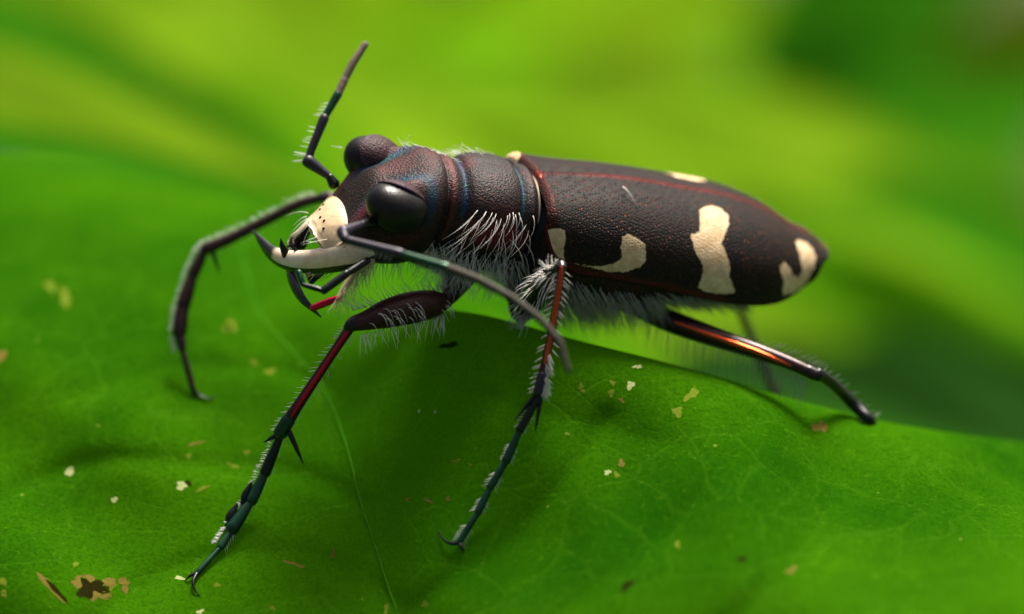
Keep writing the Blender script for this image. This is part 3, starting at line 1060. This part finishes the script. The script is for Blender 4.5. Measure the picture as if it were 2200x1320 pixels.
NB, NE = 230, 110
bs = [-16 + 4 * k for k in range(4)] + [(BEND * (1 - math.cos(math.pi * (.5 * s_ + .5 * s_ ** 1.0)) * 1) / 2 if False else 0) for s_ in []]
bs = np.concatenate(([-15, -12, -8, -4], np.linspace(0, BEND - 70, NB - 40), BEND - 70 * (1 - np.sin(np.linspace(0.02, 1, 40) * math.pi / 2))))
ELY = []
for i, b in enumerate(bs):
    hd = smooth_interp(max(b, sut[0, 0]), sut[:, 0], sut[:, 1])
    bm = min(max(b, mar[0, 0]), BEND)
    a = smooth_interp(bm, mar[:, 0], mar[:, 2]) if b < BEND - 16 else None
    hm = smooth_interp(bm, mar[:, 0], mar[:, 1])
    if a is None:      # rounded end
        x = (BEND - b) / 16
        a = smooth_interp(BEND - 16, mar[:, 0], mar[:, 2]) * math.sqrt(max(0, 1 - (1 - x) ** 2))
    g_ = 1
    if b < 0:
        g_ = math.sqrt(max(0, 1 - (b / 17) ** 2))
        g_ = .45 + .55 * g_
    hd = hm + (hd - hm) * g_
    row = []
    for j in range(NE):
        v_ = j / (NE - 1) * 1.10
        if v_ <= 1:
            ph = v_ * math.pi / 2
            e = 2 / (2.25 + 1.0 * math.exp(-max(b, 0) / 70))
            t_ = a * math.sin(ph) ** e; h = hm + (hd - hm) * math.cos(ph) ** e
            # raised seam edge and flattened outer edge
            h += 3.0 * math.exp(-(t_ / 7) ** 2)
            t_ += 1.2
            if v_ > .965:
                h -= 3 * (v_ - .965) / .035
        else:
            q_ = (v_ - 1) / .10
            t_ = a * (1 - .10 * q_) + 1.2; h = hm - 3 - 10 * math.sin(q_ * math.pi / 2)
        bulge = 13 * math.sin(math.pi * min(1, v_)) * min(1, max(0, (b - BEND + 60) / 60)) ** 2
        row.append((b + bulge, t_, h))
    ELY.append(row)
ELY = np.array(ELY)
nr_, nc_ = ELY.shape[:2]
Vn = np.array([L(*e_) for e_ in ELY.reshape(-1, 3)])
kk = DQ / (DQ - Vn[:, 2])
PX = np.stack((1100 + Vn[:, 0] * kk, 660 - Vn[:, 1] * kk), 1)
spot = np.max([sdist(PX, s_) for s_ in SPOTS], axis=0)
T_ = ELY.reshape(-1, 3)[:, 1]; Bv = ELY.reshape(-1, 3)[:, 0]
vv = np.tile(np.arange(nc_) / (nc_ - 1) * 1.10, nr_)
spot = np.where(vv > .985, -20, spot)
rim = .95 * np.exp(-(T_ / 7.0) ** 4) * np.clip((Bv - 10) / 120, .35, 1) + .45 * np.exp(-((vv - .99) / .022) ** 2) * (Bv < 420)
rim += .30 * np.exp(-((Bv + 6) / 7) ** 2)
for sgn in (1, -1):
    sp_ = spot
    if sgn > 0:
        Ve = Vn
    else:      # the right cover sits a touch further forward at its shoulder
        Ve = np.array([L(b - 24 * min(1, t_ / 130) * math.exp(-max(b, 0) / 130), -t_, h) for b, t_, h in ELY.reshape(-1, 3)])
        kk = DQ / (DQ - Ve[:, 2])
        PF = np.stack((1100 + Ve[:, 0] * kk, 660 - Ve[:, 1] * kk), 1)
        sf = sdist(PF, [(1068, 356), (1080, 326), (1104, 312), (1118, 318), (1118, 336), (1106, 351), (1090, 356)])
        sg = sdist(PF, [(1385, 340), (1430, 346), (1470, 354), (1515, 382), (1500, 391), (1450, 379), (1410, 362)])
        sp_ = np.maximum(spot, np.where((Bv > 150) & (T_ > 55), sg, -20))
        sp_ = np.maximum(sp_, np.where((Bv < 70) & (T_ > 40), sf, -20))
    o = build('elytron', Ve, grid_faces(nr_, nc_, flip=(sgn < 0)), M_ELY, beetle, attrs={'spot': sp_, 'rim': np.clip(rim, 0, 1)})
# scutellum: small coppery triangle between the wing covers, and a pale line added as the collar's white highlight
V = [L(-10, -17, 0), L(-10, 17, 0), L(20, 0, 6), L(-4, 0, 5), L(-10, -17, -12), L(-10, 17, -12), L(20, 0, -8)]
F = [(0, 3, 2), (3, 1, 2), (0, 1, 3), (0, 2, 6, 4), (2, 1, 5, 6), (1, 0, 4, 5), (4, 6, 5)]
build('scutellum', V, F, M_SCUT, beetle, smooth=False)
P = []
for a in np.linspace(.12, .72, 16):
    an = math.pi * (1 - a) if False else a * math.pi
    bb, tt, hh = body_pt(row_at(-15), math.pi - an if False else an)
    P.append(L(-15, tt * 1.03, hh + 2))
v, f, _ = tube(P, np.concatenate(([1.5], np.linspace(2.2, 3.4, 14), [1.5])), 8, 2)
build('collar_highlight', v, f, M_COLLARGRAIN, beetle)

hb = MB()
q_ = LF(1337, 403, 62) + UU * 2
hair(hb, q_, (.8, -.5, .3), 42, (-.1, -.5, 0), 2.2, 6)
hb.build('hair', M_HAIR, o, stuff=True)
# a dew-like grain on the pale band
P = LF(1546, 569, 172)
v, f, _ = tube([P, P + SS * 6], [5, 3], 10, 3)
build('grain', v, f, M_COLLARGRAIN, beetle)

# ---------------------------------------------------------------- legs


def chain(name, pts, radii, mat, parent, seg=14, sub=6, **kw):
    P = [at(*p_) for p_ in pts]
    v, f, _ = tube(P, radii, seg, sub, **kw)
    return build(name, v, f, mat, parent)


def spine(name, a, b_, r0, mat, parent, mid=None):
    A = at(*a); B_ = at(*b_)
    M = at(*mid) if mid else A * .5 + B_ * .5
    v, f, _ = tube([A, M, B_], [r0, r0 * .75, .8], 8, 4)
    return build(name, v, f, mat, parent)


def fringe(mb, pts, n, side, length, lean=.4, r=1.1, jit=.25, rad=8, s0=0, s1=1, z=0.0, bend=(0, -.15, 0)):
    """a row of bristles along one side of a limb; side = +1 left of its direction in the picture"""
    P = crom([at(*p_) for p_ in pts], 12)
    m = len(P)
    for k in range(n):
        s_ = s0 + (s1 - s0) * (k + RNG.uniform(.2, .8)) / n
        i = min(m - 2, int(s_ * (m - 1)))
        t_ = nrm(P[i + 1] - P[i])
        nrm_ = nrm(np.array((-t_[1], t_[0], z))) * side
        d = nrm_ + t_ * lean + np.array([RNG.uniform(-jit, jit) for _ in range(3)])
        hair(mb, P[i] + nrm_ * rad, d, length * RNG.uniform(.7, 1.15), bend, r)


def tarsus(joints, radii, leg, mats, claws, claw_r=5.5):
    P = [at(*j) for j in joints]
    for i in range(len(P) - 1):
        r0, r1 = radii[i]
        v, f, _ = tube([P[i], P[i] * .45 + P[i + 1] * .55, P[i + 1]], [r0, (r0 + r1) * .55, r1], 10, 4)
        build('tarsus_joint', v, f, mats[i % len(mats)], leg)
    for c in claws:
        C = [at(*q_) for q_ in c]
        v, f, _ = tube(C, np.linspace(claw_r, .8, len(C)), 8, 4)
        build('claw', v, f, M_BLACK, leg)


# near front leg
leg = chain('leg', [(1000, 560, -150), (985, 595, -125), (972, 625, -100), (962, 645, -85)], [44, 36, 24, 15], M_BODY, beetle)
fem = [(962, 652, -85), (948, 651, -75), (925, 654, -55), (880, 662, -25), (830, 675, 5), (790, 688, 25), (762, 695, 38)]
chain('femur', fem, [12, 22, 31, 35, 31, 22, 17], M_FEMUR, leg, 20)
chain('knee', [(775, 690, 32), (757, 698, 40), (748, 706, 40)], [17, 16, 12], M_BLACK, leg)
tib = [(754, 702, 40), (728, 740, 28), (680, 812, 0), (640, 872, -25), (614, 912, -45), (603, 930, -52)]
chain('tibia', tib, [11, 10, 10.5, 12, 15, 14], M_SHIN, leg)
chain('shin_sheen_stripe', [(x + 1, y, d + r_) for (x, y, d), r_ in zip(tib[:5], (8, 7, 7.5, 8.5, 11))], [5, 5.5, 6, 6, 3], M_RED, leg, 8)  # raised red ridge added for the highlight streak on the shin
chain('tibia_end', [(620, 902, -38), (603, 930, -52)], [15.5, 16.5], M_GREENBLK, leg)
spine('spur', (622, 930, -40), (652, 998, -50), 6.5, M_BLACK, leg)
spine('spur', (596, 934, -60), (566, 951, -60), 6, M_BLACK, leg)
tj = [(602, 938, -55), (570, 1016, -70), (540, 1076, -60), (499, 1136, -40), (474, 1176, -20), (424, 1231, surf(424, 1231) + 12)]
tarsus(tj, [(8, 13), (9, 14), (9, 16), (6, 9), (5.5, 7)], leg, [M_BLACK, M_GREENBLK, M_GREENBLK, M_GREENBLK, M_GREENBLK],
       [[(424, 1231, surf(424, 1231) + 12), (408, 1238, surf(408, 1238) + 14), (397, 1248, surf(397, 1248) + 2)],
        [(424, 1231, surf(424, 1231) + 12), (415, 1250, surf(415, 1250) + 14), (419, 1268, surf(419, 1268) + 8), (429, 1281, surf(429, 1281) + 1)]])
# soft pads under the foot joints
for (x, y, d, r0) in ((562, 1030, -66, 9), (530, 1064, -58, 11), (499, 1110, -48, 14)):
    chain('foot_pad', [(x + 10, y - 26, d - 6), (x - 2, y - 2, d - 6), (x - 9, y + 20, d - 4)], [4, r0, r0 * .7], M_BLACK, leg, flat=(1, .8))
hb = MB()
fringe(hb, fem, 36, 1, 46, .15, 1.5, .35, 28, .05, .98, z=.2, bend=(0, -.1, 0))
hb2 = fem
fringe(hb, fem, 38, -1, 38, .5, 1.5, .4, 27, .0, 1, z=.1, bend=(0, .05, 0))
for k in range(30):        # curved hairs on the outer face of the thigh
    s_ = RNG.uniform(.02, .92)
    P = crom([at(*q_) for q_ in fem], 10); i = int(s_ * (len(P) - 1))
    r0 = np.interp(s_, [0, .16, .33, .5, .66, .83, 1], [12, 22, 31, 35, 31, 22, 17])
    y = RNG.uniform(-.55, .45)
    root = P[i] + r0 * np.array((0, y, math.sqrt(1 - y * y)))
    hair(hb, root, (.55, .15, .5), 36, (-.1, -1.0, -.1), 1.6, 5)
fringe(hb, tib, 30, 1, 19, .8, 1.1, .2, 8, .03, 1, bend=(0, 0, 0))
fringe(hb, tib, 34, -1, 19, .8, 1.2, .2, 8, .03, 1, bend=(0, 0, 0))
for a, b_ in zip(tj[:-2], tj[1:-1]):
    fringe(hb, [a, b_], 34, -1, 12, .5, 1.4, .4, 13, .1, 1.25, z=.2, bend=(0, 0, 0))
    fringe(hb, [a, b_], 7, 1, 14, 1.2, 1.0, .3, 8, 0, 1, bend=(0, 0, 0))
hb.build('hair', M_HAIR, leg, stuff=True)

# near middle leg
leg = chain('leg', [(1120, 600, -190), (1118, 640, -175), (1113, 668, -165), (1122, 688, -150)], [48, 32, 20, 13], M_BLACK, beetle)
fem = [(1120, 682, -150), (1132, 662, -110), (1155, 630, -40), (1180, 598, 40), (1205, 576, 95)]
chain('femur', fem, [15, 26, 31, 24, 13], M_BLACK, leg, 18)
tib = [(1207, 575, 98), (1200, 625, 100), (1187, 700, 98), (1172, 780, 95), (1163, 822, 94), (1160, 842, 94)]
chain('tibia', tib, [8.5, 8, 8.5, 10, 13, 13], M_SHIN, leg)
chain('shin_sheen_stripe', [(x, y, d + r_) for (x, y, d), r_ in zip(tib[:4], (6, 5.5, 6, 7))], [5.5, 6, 6, 5], M_ORANGE, leg, 8)  # copper ridge added likewise, its colour carries the shin's sheen
chain('knee', [(1206, 570, 90), (1208, 577, 100)], [12, 10], M_BLACK, leg)
chain('tibia_end', [(1167, 806, 95), (1160, 842, 94)], [13, 14.5], M_PURPLE, leg)
spine('spur', (1152, 846, 94), (1105, 905, 92), 5.5, M_BLACK, leg)
spine('spur', (1163, 848, 94), (1150, 928, 90), 5.5, M_BLACK, leg)
sj = lambda x, y: surf(x, y) + 12
tj = [(1159, 849, 94), (1117, 924, 92), (1087, 991, 92), (1053, 1047, 96), (1027, 1101, 104), (986, 1166, max(sj(986, 1166), 110))]
tarsus(tj, [(6.5, 10), (7, 10), (7, 9), (7, 9), (7, 7)], leg, [M_BLACK, M_GREENBLK, M_GREENBLK, M_GREENBLK, M_GREENBLK],
       [[tj[-1], (968, 1168, sj(968, 1168) + 4), (952, 1158, sj(952, 1158)), (942, 1139, surf(942, 1139) + 2)],
        [tj[-1], (992, 1178, sj(992, 1178)), (996, 1188, surf(996, 1188) + 2)]])
hb = MB()
for k in range(95):
    s_ = RNG.uniform(.1, 1)
    P = crom([at(*q_) for q_ in fem], 10); i = int(s_ * (len(P) - 1))
    a = RNG.uniform(1.7, 4.9)
    nn = nrm(np.array((math.cos(a), math.sin(a), RNG.uniform(-.1, .9))))
    r0 = np.interp(s_, [0, .25, .5, .75, 1], [15, 26, 31, 24, 13])
    hair(hb, P[i] + nn * r0 * .9, nn * .6 + np.array((-.35, -.25, .2)), RNG.uniform(24, 44), (RNG.uniform(-.2, .2), -.45, 0), RNG.uniform(.8, 1.2))
for k in range(16):
    a = RNG.uniform(1.2, 2.6)
    hair(hb, at(1190 + RNG.uniform(-14, 8), 582, 80), (math.cos(a), math.sin(a), .3), RNG.uniform(24, 38), (0, 0, 0), 1.4)
fringe(hb, tib, 26, 1, 22, .75, 1.5, .2, 7, .03, 1, bend=(0, 0, 0))
fringe(hb, tib, 26, -1, 22, .75, 1.5, .2, 7, .03, 1, bend=(0, 0, 0))
for k in range(70):        # the pale brush on the lower shin
    s_ = RNG.uniform(.55, 1)
    P = crom([at(*q_) for q_ in tib], 12); i = int(s_ * (len(P) - 1))
    hair(hb, P[i] + np.array((RNG.uniform(0, 10), 0, 9)), (.35, -1, .35), RNG.uniform(18, 30), r=1.4)
for a, b_ in zip(tj[:-1], tj[1:]):
    fringe(hb, [a, b_], 6, 1, 14, 1.0, 1.0, .3, 7, .5, 1, bend=(0, 0, 0))
    fringe(hb, [a, b_], 6, -1, 14, 1.0, 1.0, .3, 7, .5, 1, bend=(0, 0, 0))
hb.build('hair', M_HAIR, leg, stuff=True)

# near hind leg
leg = chain('leg', [(1330, 630, -270), (1350, 648, -250), (1372, 664, -235)], [40, 28, 17], M_BLACK, beetle)
fem = [(1352, 658, -232), (1390, 670, -222), (1450, 694, -205), (1530, 722, -185), (1620, 752, -160), (1700, 782, -140), (1752, 806, -128)]
chain('femur', fem, [17, 23, 25, 22, 18, 15, 14], M_SHIN, leg, 18)
chain('femur_stripe', [(x, y - 2 + 2 * i, d + r_) for i, ((x, y, d), r_) in enumerate(zip(fem[2:6], (21, 18, 14.5, 11.5)))], [6, 7, 6.5, 4], M_ORANGE, leg, 10)
chain('knee', [(1735, 797, -132), (1760, 808, -128)], [15, 14], M_BLACK, leg)
chain('trochanter', [(1352, 660, -222), (1368, 668, -212)], [13, 15], M_SCUT, leg)
hz = surf(1874, 908)
tib = [(1757, 803, -128), (1790, 826, -180), (1830, 866, -250), (1866, 900, hz + 16), (1876, 908, hz - 4)]
chain('tibia', tib, [14, 13, 14, 12, 8], M_BLACK, leg)
tj = [(1874, 907, hz + 4), (1905, 925, hz - 60), (1925, 945, hz - 110), (1945, 965, hz - 160)]
tarsus(tj, [(6, 8), (6, 8), (6, 6)], leg, [M_BLACK], [[tj[-1], (1960, 975, hz - 165), (1966, 985, hz - 155)], [tj[-1], (1950, 980, hz - 175), (1948, 990, hz - 170)]])
hb = MB()
fringe(hb, fem, 75, -1, 58, .25, 1.0, .2, 18, .2, .98, z=.1, bend=(.05, -.1, 0))
fringe(hb, fem, 40, 1, 22, .9, 1.0, .2, 14, .1, 1, bend=(0, 0, 0))
fringe(hb, fem, 16, 1, 30, .9, 1.3, .2, 14, .72, 1, bend=(0, 0, 0))
fringe(hb, tib, 12, 1, 24, 1.0, 1.2, .25, 10, 0, .95, bend=(0, 0, 0))
fringe(hb, tib, 12, -1, 20, 1.0, 1.2, .25, 10, 0, .95, bend=(0, 0, 0))
hb.build('hair', M_FUR, leg, stuff=True)

# far front leg
leg = chain('leg', [(970, 545, -230), (955, 570, -240), (940, 575, -250)], [36, 28, 16], M_BODY, beetle)
fem = [(940, 572, -250), (900, 545, -260), (830, 500, -280), (760, 455, -300), (705, 424, -315)]
chain('femur', fem, [14, 27, 31, 24, 15], M_FEMUR, leg)
chain('knee', [(708, 425, -314), (690, 425, -318)], [15, 12], M_PURPLE, leg)
tib = [(692, 425, -318), (640, 440, -325), (560, 480, -335), (490, 515, -343), (442, 535, -350)]
chain('tibia', tib, [10, 11, 12, 13, 15], M_SHIN, leg)
spine('spur', (455, 535, -345), (472, 588, -345), 6, M_BLACK, leg)
spine('spur', (440, 538, -352), (410, 580, -352), 6, M_BLACK, leg)
fd = surf(425, 846)
tj = [(440, 538, -350), (415, 590, -345), (394, 655, -335), (385, 715, -325), (392, 752, -315), (414, 836, fd + 10)]
tarsus(tj, [(10, 14), (12, 17), (14, 17), (13, 9), (7, 7)], leg, [M_SHIN],
       [[tj[-1], (425, 848, fd + 12), (445, 857, surf(445, 857) + 9), (464, 854, surf(464, 854) + 2)], [tj[-1], (418, 850, fd + 8), (428, 860, surf(428, 860) + 1)]])
hb = MB()
fringe(hb, tib, 34, -1, 18, .6, 1.3, .3, 9, .05, 1, bend=(0, 0, 0))
fringe(hb, tib, 24, 1, 16, .6, 1.2, .3, 9, .05, 1, bend=(0, 0, 0))
for a, b_ in zip(tj[:4], tj[1:5]):
    fringe(hb, [a, b_], 36, -1, 13, .7, 1.3, .3, 14, 0, 1, bend=(0, 0, 0))
for k in range(14):
    a = RNG.uniform(1.9, 4.0)
    hair(hb, at(438, 533, -345), (math.cos(a), math.sin(a), .2), 18, r=1.6)
hb.build('hair', M_HAIR, leg, stuff=True)

# far middle leg, tucked behind the near one
leg = chain('leg', [(1090, 560, -290), (1085, 590, -300), (1095, 610, -310)], [40, 28, 15], M_BLACK, beetle)
fem = [(1095, 606, -310), (1130, 600, -340), (1175, 592, -370), (1212, 590, -400)]
chain('femur', fem, [14, 24, 22, 12], M_BLACK, leg)
tib = [(1212, 590, -400), (1205, 640, -400), (1190, 700, -395), (1178, 745, -390)]
chain('tibia', tib, [8, 8, 8, 9], M_BLACK, leg)
tj = [(1178, 745, -390), (1172, 775, -395), (1165, 800, -380)]
tarsus(tj, [(6, 8), (6, 6)], leg, [M_BLACK], [[tj[-1], (1160, 808, -372), (1155, 806, -365)]])

# far hind leg
leg = chain('leg', [(1320, 600, -380), (1340, 612, -400), (1362, 622, -420)], [36, 26, 16], M_BLACK, beetle)
fem = [(1362, 622, -420), (1420, 632, -460), (1500, 638, -530), (1560, 640, -590), (1583, 645, -610)]
chain('femur', fem, [16, 24, 21, 15, 12], M_BLACK, leg)
tib = [(1582, 644, -610), (1600, 690, -630), (1625, 745, -655), (1650, 810, -680), (1668, 850, -690)]
chain('tibia', tib, [10, 9.5, 10, 11, 12], M_GREYHAIR, leg)
tj = [(1668, 850, -690), (1690, 890, -690), (1712, 925, -670), (1722, 945, -640)]
tarsus(tj, [(6, 8), (6, 8), (6, 6)], leg, [M_BLACK], [[tj[-1], (1728, 955, -620), (1733, 955, -610)]])

# ---------------------------------------------------------------- hair on the body
hb = MB()
# curved bristles down the side of the pronotum (angle 0 = beetle's left, pi/2 = top)
for k in range(34):
    b = -178 + 150 * (k + RNG.uniform(0, 1)) / 34
    a = RNG.uniform(-.02, .50)
    P, n = skin(b, a)
    hair(hb, P, n * .55 - UU * .5 - BB * .1, RNG.uniform(40, 76), -UU * .25 - BB * RNG.uniform(-.1, .6) - n * .25, RNG.uniform(.8, 1.15), 6)
for k in range(26):
    b = RNG.uniform(-190, -20)
    P, n = skin(b, RNG.uniform(-.55, -.05))
    hair(hb, P, n * .6 + BB * RNG.uniform(-.8, .5) - UU * .25, RNG.uniform(36, 64), -UU * .3 - BB * .2, .95, 5)
for sgn in (0, 1):         # same on the far side
    for k in range(26):
        b = RNG.uniform(-190, -20)
        P, n = skin(b, math.pi - RNG.uniform(-.5, .6) if sgn else math.pi - RNG.uniform(.5, 1.0))
        hair(hb, P, n * .35 - BB * .8, RNG.uniform(18, 34), -BB * .3, .8)
for k in range(40):        # low hairs along the nape and neck
    b = RNG.uniform(-300, -130)
    P, n = skin(b, RNG.uniform(1.75, 2.35))
    hair(hb, P, n * .15 + BB * RNG.uniform(-1, 1) + SS * RNG.uniform(-.3, .3), RNG.uniform(18, 34), (0, 0, 0), .8)
for (b, a, dx, ln) in ((-375, 1.15, (.8, .5, .3), 46), (-385, 1.0, (.9, .25, .4), 50), (-362, 1.25, (.9, -.3, .4), 56), (-400, .95, (.9, .35, .3), 40),
                       (-390, 1.3, (.7, .6, .3), 44), (-320, .95, (.3, 1, .3), 40), (-300, 2.0, (.2, 1, .1), 46), (-410, 1.2, (1, .1, .4), 42)):
    P, n = skin(b, a)
    hair(hb, P, dx, ln, (.1, -.3, 0), .95, 5)
hair(hb, LF(735, 318, -150), (-1, .1, .1), 26, (0, .1, 0), 1.1)
# bristles of the upper lip
for (x, y, t_, dx, ln, bd) in ((662, 458, -60, (-1, .35, .1), 48, (-.1, -.5, 0)), (661, 470, -50, (-.7, -.3, .1), 44, (.0, -.5, 0)), (664, 478, -42, (-.8, -.45, .1), 40, (0, -.5, 0)),
                               (668, 488, -30, (-.6, -.8, .2), 46, (.25, -.1, 0)), (672, 494, -25, (-.5, -.9, .2), 40, (.4, 0, 0)), (712, 505, 40, (-1, -.05, .3), 62, (-.1, -.25, 0)),
                               (722, 512, 60, (-1, -.1, .3), 70, (-.1, -.12, 0)), (700, 518, 45, (-1, -.15, .3), 46, (0, .1, 0)), (659, 465, -55, (-1, -.2, .1), 30, (0, -.5, 0))):
    hair(hb, LF(x, y, t_), dx, ln, bd, 1.0, 6)
hb.build('hair', M_HAIR, body, stuff=True)

hb = MB()   # fluffy grey-white fur under the throat and breast
for k in range(330):
    b = RNG.uniform(-240, -20)
    a = RNG.uniform(-1.35, -.38)
    P, n = skin(b, a)
    hair(hb, P, n * .8 - UU * .35 + BB * RNG.uniform(-.6, .55) + SS * .1, RNG.uniform(34, 66), -UU * .25 + BB * RNG.uniform(-.5, .5), RNG.uniform(.6, .95), 5)
for k in range(60):        # chin
    b = RNG.uniform(-400, -260)
    P, n = skin(b, RNG.uniform(-1.7, -.9))
    hair(hb, P, -UU * 1 + BB * RNG.uniform(-.2, .5), RNG.uniform(30, 70), BB * .1, .95, 4)
for k in range(60):        # bases of the front legs
    P = at(RNG.uniform(945, 1010), RNG.uniform(575, 610), RNG.uniform(-110, -80))
    hair(hb, P, (RNG.uniform(-.8, .4), -1, .5), RNG.uniform(30, 58), (-.1, -.1, 0), .95)
hb.build('hair', M_HAIR, body, stuff=True)

hb = MB()   # dense grey fur on the hind breast and belly
for k in range(900):
    b = RNG.uniform(35, 285)
    a = RNG.uniform(-1.5, -.12)
    P, n = skin(b, a)
    hair(hb, P, n * .32 + BB * .8 - UU * .75 + SS * .1, RNG.uniform(38, 72), BB * RNG.uniform(-.15, .3) - UU * RNG.uniform(0, .4), .85, 4)
for k in range(650):
    b = RNG.uniform(270, 500)
    a = RNG.uniform(-1.4, .0)
    P, n = skin(b, a)
    hair(hb, P, n * .35 + BB * .95 - UU * .25, RNG.uniform(26, 48), BB * .1 - UU * .1, 1.0, 4)
hb.build('hair', M_FUR, body, stuff=True)

hb = MB()   # golden tuft by the palps
P = crom([at(800, 562, 45), at(762, 588, 60), at(727, 640, 70)], 10)
for k in range(85):
    i = RNG.randrange(len(P))
    hair(hb, P[i], (RNG.uniform(-.75, .35), -1, RNG.uniform(-.2, .6)), RNG.uniform(34, 72), (-.05, -.05, 0), 1.15)
for k in range(24):
    hair(hb, at(RNG.uniform(668, 720), RNG.uniform(572, 590), -20), (-.7, RNG.uniform(-1, -.1), .2), RNG.uniform(24, 44), r=1.05)
hb.build('hair', M_GOLD, body, stuff=True)
